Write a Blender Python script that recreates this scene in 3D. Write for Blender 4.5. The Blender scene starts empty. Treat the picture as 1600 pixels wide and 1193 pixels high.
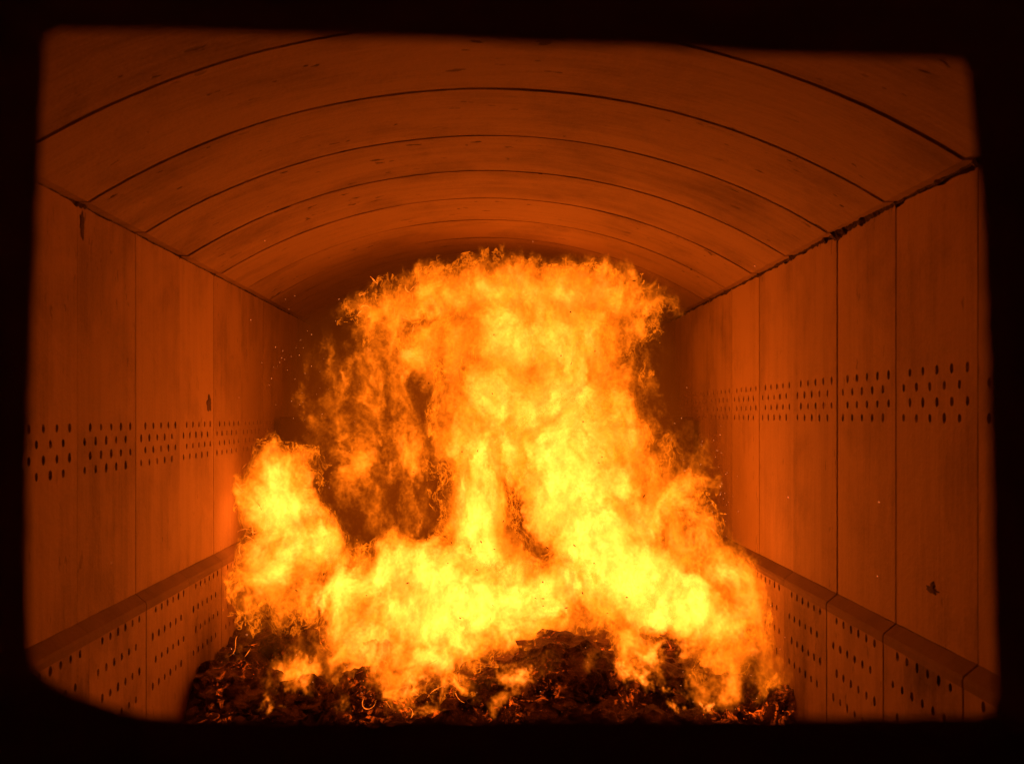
import bpy, bmesh, math, random
import numpy as np
from mathutils import Vector, noise as mnoise
from mathutils.geometry import delaunay_2d_cdt

random.seed(7)
rng = np.random.default_rng(7)
scene = bpy.context.scene
COL = scene.collection

# ------------------------------------------------------------------ camera, world, exposure
EYE = 2.0                      # eye height above the grate, metres
F = 1550.0                     # focal length in pixels of the 1600 px wide photograph
cam_d = bpy.data.cameras.new("camera")
cam = bpy.data.objects.new("camera", cam_d)
COL.objects.link(cam)
cam.location = (0, 0, EYE)
cam.rotation_euler = (math.radians(90), 0, 0)
cam_d.sensor_width = 36
cam_d.lens = 36 * F / 1600
cam_d.shift_x = 40 / 1600
cam_d.shift_y = 53.5 / 1600
cam_d.clip_start = 0.05
cam_d.clip_end = 200
cam_d.dof.use_dof = True
cam_d.dof.focus_distance = 8.0
cam_d.dof.aperture_fstop = 2.5
scene.camera = cam

w = bpy.data.worlds.new("World")
scene.world = w
w.use_nodes = True
w.node_tree.nodes["Background"].inputs[0].default_value = (0.0, 0.0, 0.0, 1)
w.node_tree.nodes["Background"].inputs[1].default_value = 0.0

scene.view_settings.view_transform = 'Standard'
scene.view_settings.look = 'None'
scene.view_settings.exposure = 0.0
scene.view_settings.gamma = 1.0
scene.render.engine = 'CYCLES'
cy = scene.cycles
cy.max_bounces = 6
cy.diffuse_bounces = 4
cy.glossy_bounces = 1
cy.transmission_bounces = 0
cy.volume_bounces = 0
cy.transparent_max_bounces = 12
cy.volume_step_rate = 3.0
cy.volume_max_steps = 256
cy.use_denoising = True
cy.sample_clamp_indirect = 12.0
cy.caustics_reflective = False
cy.caustics_refractive = False

# the light of the fire: hue of everything that glows (red, green, blue)
GLOW = (1.0, 0.160, 0.003)
GLOW_HOT = (1.0, 0.185, 0.017)


def at(px, py, y):
    """a point at depth y that the photograph shows at pixel (px, py)"""
    return Vector(((px - 760) / F * y, y, EYE - (py - 650) / F * y))


# ------------------------------------------------------------------ node helpers
def new_mat(name):
    m = bpy.data.materials.new(name)
    m.use_nodes = True
    nt = m.node_tree
    nt.nodes.clear()
    return m, nt


def N(nt, typ, **kw):
    n = nt.nodes.new(typ)
    for k, v in kw.items():
        if k.startswith('i_'):
            n.inputs[k[2:]].default_value = v
        else:
            setattr(n, k, v)
    return n


class G:
    """small expression builder over a node tree (shader or geometry)"""

    def __init__(self, nt):
        self.nt = nt

    def _in(self, sock, v):
        if v is None:
            return
        if hasattr(v, 'is_output') or isinstance(v, bpy.types.NodeSocket):
            self.nt.links.new(v, sock)
        else:
            sock.default_value = v

    def m(self, op, a, b=None, c=None, clamp=False):
        n = self.nt.nodes.new('ShaderNodeMath')
        n.operation = op
        n.use_clamp = clamp
        for i, v in enumerate((a, b, c)):
            self._in(n.inputs[i], v)
        return n.outputs[0]

    def v(self, op, a, b=None, s=None):
        n = self.nt.nodes.new('ShaderNodeVectorMath')
        n.operation = op
        self._in(n.inputs[0], a)
        self._in(n.inputs[1], b)
        if s is not None:
            self._in(n.inputs['Scale'], s)
        return n.outputs['Value'] if op in ('LENGTH', 'DOT_PRODUCT', 'DISTANCE') else n.outputs[0]

    def noise(self, vec, scale, detail=2.0, rough=0.5, dist=0.0, color=False, lac=2.0):
        n = self.nt.nodes.new('ShaderNodeTexNoise')
        n.noise_dimensions = '3D'
        self._in(n.inputs['Vector'], vec)
        n.inputs['Scale'].default_value = scale
        n.inputs['Detail'].default_value = detail
        n.inputs['Roughness'].default_value = rough
        n.inputs['Distortion'].default_value = dist
        n.inputs['Lacunarity'].default_value = lac
        return n.outputs['Color'] if color else n.outputs[0]

    def ss(self, x, lo, hi, a=0.0, b=1.0):
        n = self.nt.nodes.new('ShaderNodeMapRange')
        n.interpolation_type = 'SMOOTHSTEP'
        self._in(n.inputs['Value'], x)
        n.inputs['From Min'].default_value = lo
        n.inputs['From Max'].default_value = hi
        n.inputs['To Min'].default_value = a
        n.inputs['To Max'].default_value = b
        return n.outputs[0]

    def sep(self, v):
        n = self.nt.nodes.new('ShaderNodeSeparateXYZ')
        self._in(n.inputs[0], v)
        return n.outputs

    def comb(self, x, y, z):
        n = self.nt.nodes.new('ShaderNodeCombineXYZ')
        for i, q in enumerate((x, y, z)):
            self._in(n.inputs[i], q)
        return n.outputs[0]

    def mixc(self, f, a, b):
        n = self.nt.nodes.new('ShaderNodeMix')
        n.data_type = 'RGBA'
        self._in(n.inputs[0], f)
        self._in(n.inputs[6], a)
        self._in(n.inputs[7], b)
        return n.outputs[2]


# ------------------------------------------------------------------ materials
def refractory(name, stretch, base=(0.45, 0.30, 0.18), soot=(0.10, 0.06, 0.04), pits=0.0, stain=0.5):
    m, nt = new_mat(name)
    g = G(nt)
    geo = N(nt, 'ShaderNodeNewGeometry')
    oi = N(nt, 'ShaderNodeObjectInfo')
    pos = geo.outputs['Position']
    rnd = oi.outputs['Random']
    off = g.v('ADD', pos, g.comb(g.m('MULTIPLY', rnd, 3.1), g.m('MULTIPLY', rnd, 1.7), g.m('MULTIPLY', rnd, 5.3)))
    st = g.v('MULTIPLY', off, stretch)
    streak = g.noise(st, 3.0, 4.0, 0.62)
    streak2 = g.noise(st, 11.0, 3.0, 0.6)
    cloud = g.noise(off, 1.6, 5.0, 0.6, 0.3)
    grain = g.noise(pos, 60.0, 3.0, 0.7)
    s = g.ss(streak, 0.40, 0.72)
    s2 = g.ss(streak2, 0.45, 0.75)
    c = g.ss(cloud, 0.42, 0.72)
    dirt = g.m('ADD', g.m('MULTIPLY', s, 0.26 * stain), g.m('ADD', g.m('MULTIPLY', s2, 0.12 * stain), g.m('MULTIPLY', c, 0.55 * stain)))
    dirt = g.m('ADD', dirt, g.m('MULTIPLY', g.m('SUBTRACT', grain, 0.5), 0.45), clamp=True)
    dirt = g.m('ADD', dirt, g.m('MULTIPLY', g.m('SUBTRACT', rnd, 0.5), 0.22), clamp=True)
    col = g.mixc(dirt, (*base, 1), (*soot, 1))
    bumpsrc = g.m('ADD', g.m('MULTIPLY', grain, 0.5), g.m('ADD', g.m('MULTIPLY', streak2, 0.9), g.m('MULTIPLY', cloud, 4.5)))
    if pits > 0:
        pv = g.v('MULTIPLY', off, (7.0, 16.0, 7.0))
        pn = g.noise(pv, 1.0, 2.0, 0.6)
        gate = g.ss(g.noise(off, 1.1, 2.0, 0.5), 0.45, 0.62)
        pit = g.m('MULTIPLY', g.ss(pn, 0.665, 0.70), gate)
        pit = g.m('MULTIPLY', pit, pits)
        col = g.mixc(pit, col, (0.05, 0.03, 0.02, 1))
        bumpsrc = g.m('SUBTRACT', bumpsrc, g.m('MULTIPLY', pit, 2.5))
    b = N(nt, 'ShaderNodeBump')
    b.inputs['Strength'].default_value = 0.5
    b.inputs['Distance'].default_value = 0.010
    nt.links.new(bumpsrc, b.inputs['Height'])
    p = N(nt, 'ShaderNodeBsdfPrincipled')
    nt.links.new(col, p.inputs['Base Color'])
    p.inputs['Roughness'].default_value = 0.85
    p.inputs['Specular IOR Level'].default_value = 0.2
    nt.links.new(b.outputs[0], p.inputs['Normal'])
    o = N(nt, 'ShaderNodeOutputMaterial')
    nt.links.new(p.outputs[0], o.inputs['Surface'])
    return m


def plain(name, color, rough=0.9, var=0.4, scale=8.0, bump=0.01):
    m, nt = new_mat(name)
    g = G(nt)
    geo = N(nt, 'ShaderNodeNewGeometry')
    n = g.noise(geo.outputs['Position'], scale, 5.0, 0.65)
    col = g.mixc(n, (*[c * (1 - var) for c in color], 1), (*[c * (1 + var) for c in color], 1))
    b = N(nt, 'ShaderNodeBump')
    b.inputs['Strength'].default_value = 0.6
    b.inputs['Distance'].default_value = bump
    nt.links.new(n, b.inputs['Height'])
    p = N(nt, 'ShaderNodeBsdfPrincipled')
    nt.links.new(col, p.inputs['Base Color'])
    p.inputs['Roughness'].default_value = rough
    p.inputs['Specular IOR Level'].default_value = 0.15
    nt.links.new(b.outputs[0], p.inputs['Normal'])
    o = N(nt, 'ShaderNodeOutputMaterial')
    nt.links.new(p.outputs[0], o.inputs['Surface'])
    return m


def char_mat(name, ember=1.0, scale=1.0):
    """black char whose cracks and thin edges glow"""
    m, nt = new_mat(name)
    m.cycles.emission_sampling = 'NONE'
    g = G(nt)
    geo = N(nt, 'ShaderNodeNewGeometry')
    pos = geo.outputs['Position']
    n = g.noise(pos, 14 * scale, 5.0, 0.7)
    col = g.mixc(n, (0.014, 0.007, 0.004, 1), (0.12, 0.058, 0.034, 1))
    b = N(nt, 'ShaderNodeBump')
    b.inputs['Strength'].default_value = 1.0
    b.inputs['Distance'].default_value = 0.03
    nt.links.new(n, b.inputs['Height'])
    p = N(nt, 'ShaderNodeBsdfPrincipled')
    nt.links.new(col, p.inputs['Base Color'])
    p.inputs['Roughness'].default_value = 0.8
    p.inputs['Specular IOR Level'].default_value = 0.25
    nt.links.new(b.outputs[0], p.inputs['Normal'])
    # embers: patches of glow where the char has burned open
    big = g.ss(g.noise(pos, 2.0 * scale, 3.0, 0.6, 0.4), 0.50, 0.64)
    fine = g.ss(g.noise(pos, 11.0 * scale, 4.0, 0.7, 0.8), 0.52, 0.72)
    dots = g.ss(g.noise(pos, 48.0 * scale, 1.0, 0.5), 0.74, 0.80)
    e = g.m('MULTIPLY', g.m('MULTIPLY', big, fine), 2.0 * ember)
    e = g.m('ADD', e, g.m('MULTIPLY', g.m('MULTIPLY', dots, g.m('ADD', big, 0.15)), 2.0 * ember))
    warm = g.ss(g.noise(pos, 5.0 * scale, 4.0, 0.65, 0.8), 0.42, 0.72)
    e = g.m('ADD', e, g.m('MULTIPLY', warm, 0.060))
    p.inputs['Emission Color'].default_value = (1.0, 0.09, 0.003, 1)
    nt.links.new(e, p.inputs['Emission Strength'])
    o = N(nt, 'ShaderNodeOutputMaterial')
    nt.links.new(p.outputs[0], o.inputs['Surface'])
    return m


def emit_mat(name, color, strength):
    m, nt = new_mat(name)
    g = G(nt)
    geo = N(nt, 'ShaderNodeNewGeometry')
    n = g.ss(g.noise(geo.outputs['Position'], 5.0, 2.0), 0.35, 0.65, 0.5 * strength, 1.4 * strength)
    e = N(nt, 'ShaderNodeEmission')
    e.inputs['Color'].default_value = (*color, 1)
    nt.links.new(n, e.inputs['Strength'])
    o = N(nt, 'ShaderNodeOutputMaterial')
    nt.links.new(e.outputs[0], o.inputs['Surface'])
    return m


M_WALL = refractory("refractory_wall", (1.0, 2.4, 0.16), stain=0.62, pits=0.30)
M_LOW = refractory("refractory_lower", (1.0, 2.0, 0.3), stain=0.9, pits=0.35)
M_LEDGE = refractory("refractory_ledge", (1.0, 0.3, 1.0), base=(0.25, 0.16, 0.10), stain=0.5)
M_ARCH = refractory("refractory_arch", (0.35, 3.0, 0.35), pits=0.9, stain=0.75, base=(0.34, 0.225, 0.135))
M_SOOT = plain("soot", (0.022, 0.014, 0.010))
M_BACK = plain("sooty_brick", (0.10, 0.065, 0.045), scale=3.0)
M_MORTAR = plain("burnt_mortar", (0.075, 0.046, 0.032), scale=20.0, bump=0.02)
M_IRON = plain("black_iron", (0.11, 0.07, 0.055), rough=0.75, var=0.3)
M_IRON.node_tree.nodes['Principled BSDF'].inputs['Specular IOR Level'].default_value = 0.0
M_FILL = plain("joint_mortar", (0.16, 0.11, 0.075), scale=20.0)
M_SPOT = plain("soot_stain", (0.12, 0.078, 0.052), scale=30.0)
M_CHAR = char_mat("glowing_char", 1.0)
M_CHARLUMP = char_mat("charred_lump", 0.6, 1.4)


# ------------------------------------------------------------------ object helpers
def tag(o, label=None, cat=None, group=None, kind=None):
    if label:
        o["label"] = label
    if cat:
        o["category"] = cat
    if group:
        o["group"] = group
    if kind:
        o["kind"] = kind
    return o


def mesh_obj(name, me, parent=None, loc=(0, 0, 0)):
    o = bpy.data.objects.new(name, me)
    COL.objects.link(o)
    o.location = loc
    if parent:
        o.parent = parent
    return o


def from_data(name, verts, faces, mat, parent=None, loc=(0, 0, 0), smooth=False):
    me = bpy.data.meshes.new(name)
    me.from_pydata([tuple(v) for v in verts], [], faces)
    me.materials.append(mat)
    if smooth:
        me.polygons.foreach_set('use_smooth', [True] * len(me.polygons))
    me.update()
    return mesh_obj(name, me, parent, loc)


def box_data(x0, x1, y0, y1, z0, z1):
    v = [(x0, y0, z0), (x1, y0, z0), (x1, y1, z0), (x0, y1, z0), (x0, y0, z1), (x1, y0, z1), (x1, y1, z1), (x0, y1, z1)]
    f = [[0, 3, 2, 1], [4, 5, 6, 7], [0, 1, 5, 4], [1, 2, 6, 5], [2, 3, 7, 6], [3, 0, 4, 7]]
    return v, f


def empty(name, loc=(0, 0, 0)):
    o = bpy.data.objects.new(name, None)
    COL.objects.link(o)
    o.location = loc
    o.empty_display_size = 0.2
    return o


# ------------------------------------------------------------------ the lining: sizes
STEP = 0.8095                 # one lining panel along the furnace
Y0 = 4.04 - 3 * STEP          # first joint
NP = 12
W = 2.0                       # half width at the upper walls
WL = 1.94                     # half width at the lower walls
Z_SPRING = EYE + 1.045
Z_LEDGE_B = EYE - 1.012       # ledge where it meets the upper wall
Z_LEDGE_F = EYE - 1.072
Z_BASE = EYE - 2.25
GAP = 0.0045
HR = 0.0205                   # air hole radius


def panel_mesh(name, y0, y1, zb, zt, holes, chips_top, seed, mat, thick=0.11, edge=0.0012):
    """a slab seen from its face: outline with slightly worn edges, round air holes sunk through it.
    local coordinates: u along the furnace, v up, w depth into the wall"""
    r = random.Random(seed)
    pts = []

    def line(a, b, n, f):
        for i in range(n):
            t = i / n
            p = (a[0] + (b[0] - a[0]) * t, a[1] + (b[1] - a[1]) * t)
            pts.append(f(p, t))

    nz = 26
    je = lambda p, t: (p[0] + r.uniform(-edge, edge), p[1])
    line((y0, zb), (y1, zb), 10, lambda p, t: (p[0], p[1] + r.uniform(-edge, edge)))
    line((y1, zb), (y1, zt), nz, je)
    line((y1, zt), (y0, zt), 30, lambda p, t: (p[0], p[1] - chips_top(p[0], r)))
    line((y0, zt), (y0, zb), nz, je)
    no = len(pts)
    faces_in = [list(range(no))]
    rings = []
    NS = 10
    for (hy, hz) in holes:
        rr = HR * r.uniform(0.85, 1.1)
        k0 = len(pts)
        for i in range(NS):
            a = 2 * math.pi * i / NS
            pts.append((hy + rr * 0.80 * math.cos(a) * r.uniform(.92, 1.05), hz + rr * 1.12 * math.sin(a) * r.uniform(.92, 1.08)))
        rings.append(list(range(k0, k0 + NS)))
        faces_in.append(list(range(k0, k0 + NS))[::-1])
    res = delaunay_2d_cdt([Vector(p) for p in pts], [], faces_in, 2, 1e-6)
    V, E, Fc, ov = res[0], res[1], res[2], res[3]
    # drop faces inside the holes
    cs = [(h[0], h[1]) for h in holes]
    keep = []
    for f in Fc:
        cx = sum(V[i][0] for i in f) / len(f)
        cz = sum(V[i][1] for i in f) / len(f)
        if any((cx - h[0]) ** 2 + (cz - h[1]) ** 2 < (HR * 0.6) ** 2 for h in cs):
            continue
        keep.append(list(f))
    back = {}
    for k, srcs in enumerate(ov):
        for s in srcs:
            back[s] = k
    verts = [(v[0], v[1], 0.0) for v in V]
    faces = [f for f in keep]
    # sides
    base = len(verts)
    for i in range(no):
        verts.append((pts[i][0], pts[i][1], thick))
    for i in range(no):
        j = (i + 1) % no
        faces.append([back[i], back[j], base + j, base + i])
    for ring in rings:
        b0 = len(verts)
        for i in ring:
            verts.append((pts[i][0], pts[i][1], thick * 0.9))
        n = len(ring)
        for i in range(n):
            j = (i + 1) % n
            faces.append([back[ring[i]], back[ring[j]], b0 + j, b0 + i])
        faces.append([b0 + i for i in range(n)])
    return verts, faces


def place_panel(name, side, vf, x_in, mat, parent, label=None, slope=None):
    verts, faces = vf
    out = [((x_in + v[2]) * side, v[0], v[1]) for v in verts]
    o = from_data(name, out, faces, mat, parent)
    bm = bmesh.new()
    bm.from_mesh(o.data)
    bmesh.ops.recalc_face_normals(bm, faces=bm.faces)
    bm.to_mesh(o.data)
    bm.free()
    if label:
        o["label"] = label
    return o


def hole_rows(yc, ncol, dy, z0, dz, nrow, side_phase):
    hs = []
    for k in range(nrow):
        sh = dy / 4 * (1 if (k % 2 == 0) == side_phase else -1)
        for c in range(ncol):
            hs.append((yc + (c - (ncol - 1) / 2) * dy + sh, z0 - k * dz))
    return hs


def chip_fn(amp, joints, side):
    def f(y, r):
        d = min(abs(y - j) for j in joints)
        n = mnoise.fractal(Vector((y * 6.0, side * 3.0, 0.3)), 1.0, 2.0, 4)
        n2 = mnoise.noise(Vector((y * 1.3, side * 7.7, 2.0)))
        c = amp * (0.35 + 0.9 * max(0, n) + 0.7 * max(0, n2))
        jn = min(range(len(joints)), key=lambda q_: abs(y - joints[q_]))
        c += amp * JOINT_WEAR[side][jn] * math.exp(-(d / 0.05) ** 2)
        return c + r.uniform(0, 0.25) * amp
    return f


joints = [Y0 + k * STEP for k in range(NP + 2)]
JOINT_WEAR = {-1: [0, 0, 1, 0.4, 2.4, 0.2, 0.5, 0.9, 0.3, 0.4, 0.2, 0.5, 0.3, 0.3], 1: [1, 1, 1, 1.0, 0.3, 1.8, 0.5, 0.9, 0.2, 0.5, 0.3, 0.6, 0.2, 0.2]}
jgap = {-1: [.010, .010, .010, .010, .002, .010, .004, .004, .005, .010, .010, .010, .010], 1: [.010, .010, .010, .012, .014, .017, .006, .008, .012, .012, .012, .010, .010]}

for side, sname, word in ((-1, 'left', 'left'), (1, 'right', 'right')):
    up = empty('upper_wall', (side * W, Y0 + NP * STEP / 2, Z_LEDGE_B))
    tag(up, f'{word} upper furnace wall of pale castable panels with a band of small round air holes'
        if side < 0 else 'right upper furnace wall of castable panels, air hole band higher and top joint crumbling', 'wall', 'lined side walls of the furnace')
    lo = empty('lower_wall', (side * WL, Y0 + NP * STEP / 2, Z_BASE))
    tag(lo, f'{word} low kerb wall below the sloping ledge, pierced by four rows of air holes', 'kerb wall', 'perforated kerb walls beside the fuel')
    amp = 0.007 if side < 0 else 0.022
    chips = chip_fn(amp, joints, side)
    zt_up = Z_SPRING - 0.004
    for k in range(NP):
        a, b = joints[k] + jgap[side][k] / 2, joints[k + 1] - jgap[side][k + 1] / 2
        yc = (joints[k] + joints[k + 1]) / 2
        z_first = EYE - 0.056 if side < 0 else EYE + 0.206
        holes = hole_rows(yc, 5, 0.1404, z_first, 0.0715, 4, side < 0) if joints[k + 1] > 3.0 else []
        vf = panel_mesh('wall_panel', a, b, Z_LEDGE_B + 0.001, zt_up, holes, chips, 100 + k + 50 * side, M_WALL)
        o = place_panel('wall_panel', side, vf, W + random.uniform(0, 0.004), M_WALL, None)
        o.parent = up
        o.matrix_parent_inverse = up.matrix_world.inverted()
        o.location = (-up.location[0], -up.location[1], -up.location[2])
        # ledge stone: sloping top between upper wall and kerb wall
        r = random.Random(900 + k + 40 * side)
        n = 14
        lv, lf = [], []
        for i in range(n + 1):
            y = a + (b - a) * i / n
            e = 0.0015 * mnoise.noise(Vector((y * 9, side, 0)))
            prof = [(W + 0.10, Z_LEDGE_B - 0.002), (W - 0.0, Z_LEDGE_B - 0.002 + e * .4), (W - 0.012, Z_LEDGE_B - 0.012 + e * .5), (WL + 0.004 + e, Z_LEDGE_F + 0.012 + e),
                    (WL - 0.002 + e, Z_LEDGE_F - 0.004), (WL - 0.001 + e * .5, Z_LEDGE_F - 0.035), (W + 0.10, Z_LEDGE_F - 0.035)]
            for (px, pz) in prof:
                lv.append((px * side - up.location[0] * 0, y, pz))
        m_ = 7
        for i in range(n):
            for j in range(m_):
                q = (j + 1) % m_
                lf.append([i * m_ + j, (i + 1) * m_ + j, (i + 1) * m_ + q, i * m_ + q])
        lf.append(list(range(m_)))
        lf.append([n * m_ + j for j in range(m_)][::-1])
        if joints[k + 1] > 3.0:
            lo_loc = lo.location
            vv = [(x - lo_loc[0], y - lo_loc[1], z - lo_loc[2]) for x, y, z in lv]
            from_data('ledge_stone', vv, lf, M_LEDGE, lo)
        hl = hole_rows(yc, 6, 0.107, EYE - 1.134, 0.145, 4, side < 0) if joints[k + 1] > 3.0 else []
        vf = panel_mesh('kerb_panel', a, b, Z_BASE, Z_LEDGE_F - 0.036, hl, lambda y, r: r.uniform(0, 0.001), 300 + k + 50 * side, M_LOW)
        o = place_panel('kerb_panel', side, vf, WL + random.uniform(0, 0.003), M_LOW, None)
        o.parent = lo
        o.location = (-lo.location[0], -lo.location[1], -lo.location[2])
    for k in range(1, NP):
        if (side, k) in ((1, 4), (1, 5), (-1, 5)):
            continue
        v, f = box_data(W + 0.0045, W + 0.05, joints[k] - 0.03, joints[k] + 0.03, Z_LEDGE_B + 0.004, Z_SPRING - 0.03)
        v = [(x * side - up.location[0], y - up.location[1], z - up.location[2]) for x, y, z in v]
        from_data('joint_mortar', v, f, M_FILL, up)
    # children are placed in the wall's own frame
    for o in up.children:
        o.matrix_parent_inverse.identity()

# ------------------------------------------------------------------ the vault: one ring per panel
vault = empty('vaulted_roof', (0, Y0 + NP * STEP / 2, Z_SPRING))
tag(vault, 'low arched furnace roof of wide castable rings with thin dark joints between them', 'vault')
HALF = 1.945
RISE = 0.555
R = (HALF ** 2 + RISE ** 2) / (2 * RISE)
ZC = Z_SPRING + RISE - R
A0 = math.asin(HALF / R)
for k in range(NP):
    n, m_ = 72, 10
    gap0, gap1 = ((0.010, 0.010, 0.010, 0.012, 0.013, 0.012, 0.012, 0.012, 0.010, 0.010, 0.010, 0.010, 0.010)[k + q_] for q_ in (0, 1))
    verts, faces = [], []
    inner = []
    for j in range(m_ + 1):
        row = []
        for i in range(-2, n + 3):
            if i == -2:
                x, z = -(W + 0.10), Z_SPRING + 0.002
            elif i == -1:
                x, z = -(HALF + 0.012), Z_SPRING + 0.002
            elif i == n + 1:
                x, z = (HALF + 0.012), Z_SPRING + 0.002
            elif i == n + 2:
                x, z = (W + 0.10), Z_SPRING + 0.002
            else:
                a = -A0 + 2 * A0 * i / n
                x, z = R * math.sin(a), ZC + R * math.cos(a)
            t = j / m_
            tt = 0.5 - 0.5 * math.cos(math.pi * t)      # rows crowd towards the joints
            g0 = gap0 + 0.004 * max(0, mnoise.noise(Vector((x * 3.1, k * 4.7, 1.0)))) + 0.006 * max(0, mnoise.fractal(Vector((x * 12, k * 9.1, 3.0)), 1, 2, 3))
            g1 = gap1 + 0.004 * max(0, mnoise.noise(Vector((x * 2.7, k * 4.7, 8.0)))) + 0.006 * max(0, mnoise.fractal(Vector((x * 14, k * 9.1, 6.0)), 1, 2, 3))
            ya, yb = joints[k] + g0, joints[k + 1] - g1
            y = ya + (yb - ya) * tt
            dz = 0.004 * mnoise.noise(Vector((x * 1.4, y * 1.4, k)))
            row.append(len(verts))
            verts.append((x, y - vault.location[1], z + dz - vault.location[2]))
        inner.append(row)
    nc = n + 5
    for j in range(m_):
        for i in range(nc - 1):
            faces.append([inner[j][i], inner[j + 1][i], inner[j + 1][i + 1], inner[j][i + 1]])
    # the two end faces of the ring, 12 cm thick
    for jj, flip in ((0, False), (m_, True)):
        b0 = len(verts)
        for i in range(nc):
            x, y, z = verts[inner[jj][i]]
            verts.append((x * 1.02, y, z + 0.12))
        for i in range(nc - 1):
            f = [inner[jj][i], inner[jj][i + 1], b0 + i + 1, b0 + i]
            faces.append(f[::-1] if flip else f)
    from_data('arch_ring', verts, faces, M_ARCH, vault, smooth=False)

# ------------------------------------------------------------------ burnt mortar in the joint under the vault
def mortar(side, amp):
    verts, faces = [], []
    n = 900
    y_a, y_b = 3.0, Y0 + NP * STEP
    ring = 6
    for i in range(n + 1):
        y = y_a + (y_b - y_a) * i / n
        d = min(abs(y - j) for j in joints)
        q = mnoise.fractal(Vector((y * 9, side * 5, 0)), 1, 2, 5)
        jn = min(range(len(joints)), key=lambda q_: abs(y - joints[q_]))
        big = 1.6 * max(0, mnoise.noise(Vector((y * 1.7, side * 2.2, 5)))) + 0.7 * JOINT_WEAR[side][jn] * math.exp(-((y - joints[jn] + 0.04 * math.sin(jn * 9)) / 0.10) ** 2)
        if side > 0:
            big += 1.1 * math.exp(-((y - 5.25) / 0.30) ** 2) + 0.8 * math.exp(-((y - 5.95) / 0.22) ** 2)
        rr = amp * (0.22 + 1.1 * max(0, q) + 0.8 * big)
        for j in range(ring):
            a = 2 * math.pi * j / ring
            rj = rr * (1 + 0.9 * mnoise.noise(Vector((y * 38, j * 3.3, side))))
            verts.append((side * (W - 0.001 + 0.012) + math.cos(a) * rj, y, Z_SPRING - 0.003 + math.sin(a) * rj * 0.9))
    for i in range(n):
        for j in range(ring):
            q = (j + 1) % ring
            faces.append([i * ring + j, (i + 1) * ring + j, (i + 1) * ring + q, i * ring + q])
    o = from_data('mortar_joint', verts, faces, M_MORTAR)
    return o


walls = [o for o in COL.objects if o.name.startswith('upper_wall')]
for side, amp in ((-1, 0.012), (1, 0.022)):
    o = mortar(side, amp)
    par = [q for q in walls if q.location[0] * side > 0][0]
    o.parent = par
    o.location = (-par.location[0], -par.location[1], -par.location[2])
    o["label"] = 'dark crumbling mortar along the top of the wall'

# ------------------------------------------------------------------ soot spots stuck to the walls
SPOTS = [(-1, 327, 630, 4, 13), (-1, 128, 350, 4, 22), (1, 1455, 921, 11, 5), (1, 1457, 915, 3, 8)]
for si, (side, px, py, hw, hh) in enumerate(SPOTS):
    y = W * F / abs(px - 760)
    z = EYE - (py - 650) / F * y
    ry = hw / abs(px - 760) * y
    rz = hh / F * y
    n = 22
    ring = []
    for i in range(n):
        a = 2 * math.pi * i / n
        k_ = 1 + 0.55 * mnoise.fractal(Vector((math.cos(a) * 1.7, math.sin(a) * 1.7, si * 3.1)), 1, 2, 3)
        ring.append((ry * k_ * math.cos(a), rz * k_ * math.sin(a)))
    par = [q for q in walls if q.location[0] * side > 0][0]
    vs = [(side * (W + 0.004) - par.location[0], y + q[0] - par.location[1], z + q[1] - par.location[2]) for q in ring]
    vs += [(side * (W - 0.004) - par.location[0], y + q[0] * .7 - par.location[1], z + q[1] * .7 - par.location[2]) for q in ring]
    fs = [[i, (i + 1) % n, n + (i + 1) % n, n + i] for i in range(n)] + [list(range(n, 2 * n))]
    from_data('soot_spot', vs, fs, M_SPOT, par)

# ------------------------------------------------------------------ casing behind the lining, floor, back of the furnace
def slab(name, box, mat, parent=None, kind=None):
    v, f = box_data(*box)
    o = from_data(name, v, f, mat, parent)
    if kind:
        o["kind"] = kind
    return o


YB = joints[NP]               # end of the lining
YA = joints[0]
YM = 0.80                     # furnace side of the mouth plate
slab('left_casing', (-W - 0.32, -W - 0.15, YM + 0.003, YB + 1.2, -0.5, 4.2), M_SOOT, kind='structure')
slab('right_casing', (W + 0.15, W + 0.32, YM + 0.003, YB + 1.2, -0.5, 4.2), M_SOOT, kind='structure')
slab('ceiling_casing', (-W - 0.5, W + 0.5, YM + 0.003, YB + 1.2, 4.203, 4.35), M_SOOT, kind='structure')
slab('floor', (-W - 0.145, W + 0.145, YM + 0.003, YB + 1.2, -0.5, -0.28), M_SOOT, kind='structure')
# back: a brick bridge wall up to eye height and the dark flue wall beyond it
bw = slab('bridge_wall', (-WL + 0.003, WL - 0.003, 9.3, 9.6, -0.27, EYE - 0.004), M_BACK)
tag(bw, 'sooty bridge wall across the furnace behind the flames, its top at mid height', 'bridge wall')
fw = slab('back_wall', (-W - 0.14, W + 0.14, YB + 0.01, YB + 0.2, -0.27, 4.19), M_SOOT)
tag(fw, 'black soot covered back wall seen through the smoke behind the fire', 'back wall')

# ------------------------------------------------------------------ the mouth plate the photograph is taken through
OUTLINE = [(70, 75), (76, 56), (95, 47), (300, 50), (500, 58), (760, 66), (1000, 74), (1250, 88), (1480, 93), (1503, 98), (1512, 115), (1520, 200),
           (1530, 300), (1540, 500), (1546, 700), (1550, 900), (1556, 1085), (1550, 1110), (1530, 1118), (1240, 1120),
           (800, 1122), (400, 1124), (300, 1122), (230, 1116), (170, 1102), (110, 1080), (72, 1058), (52, 1035), (46, 1000), (44, 850), (46, 700),
           (52, 520), (60, 350), (66, 200)]


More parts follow.
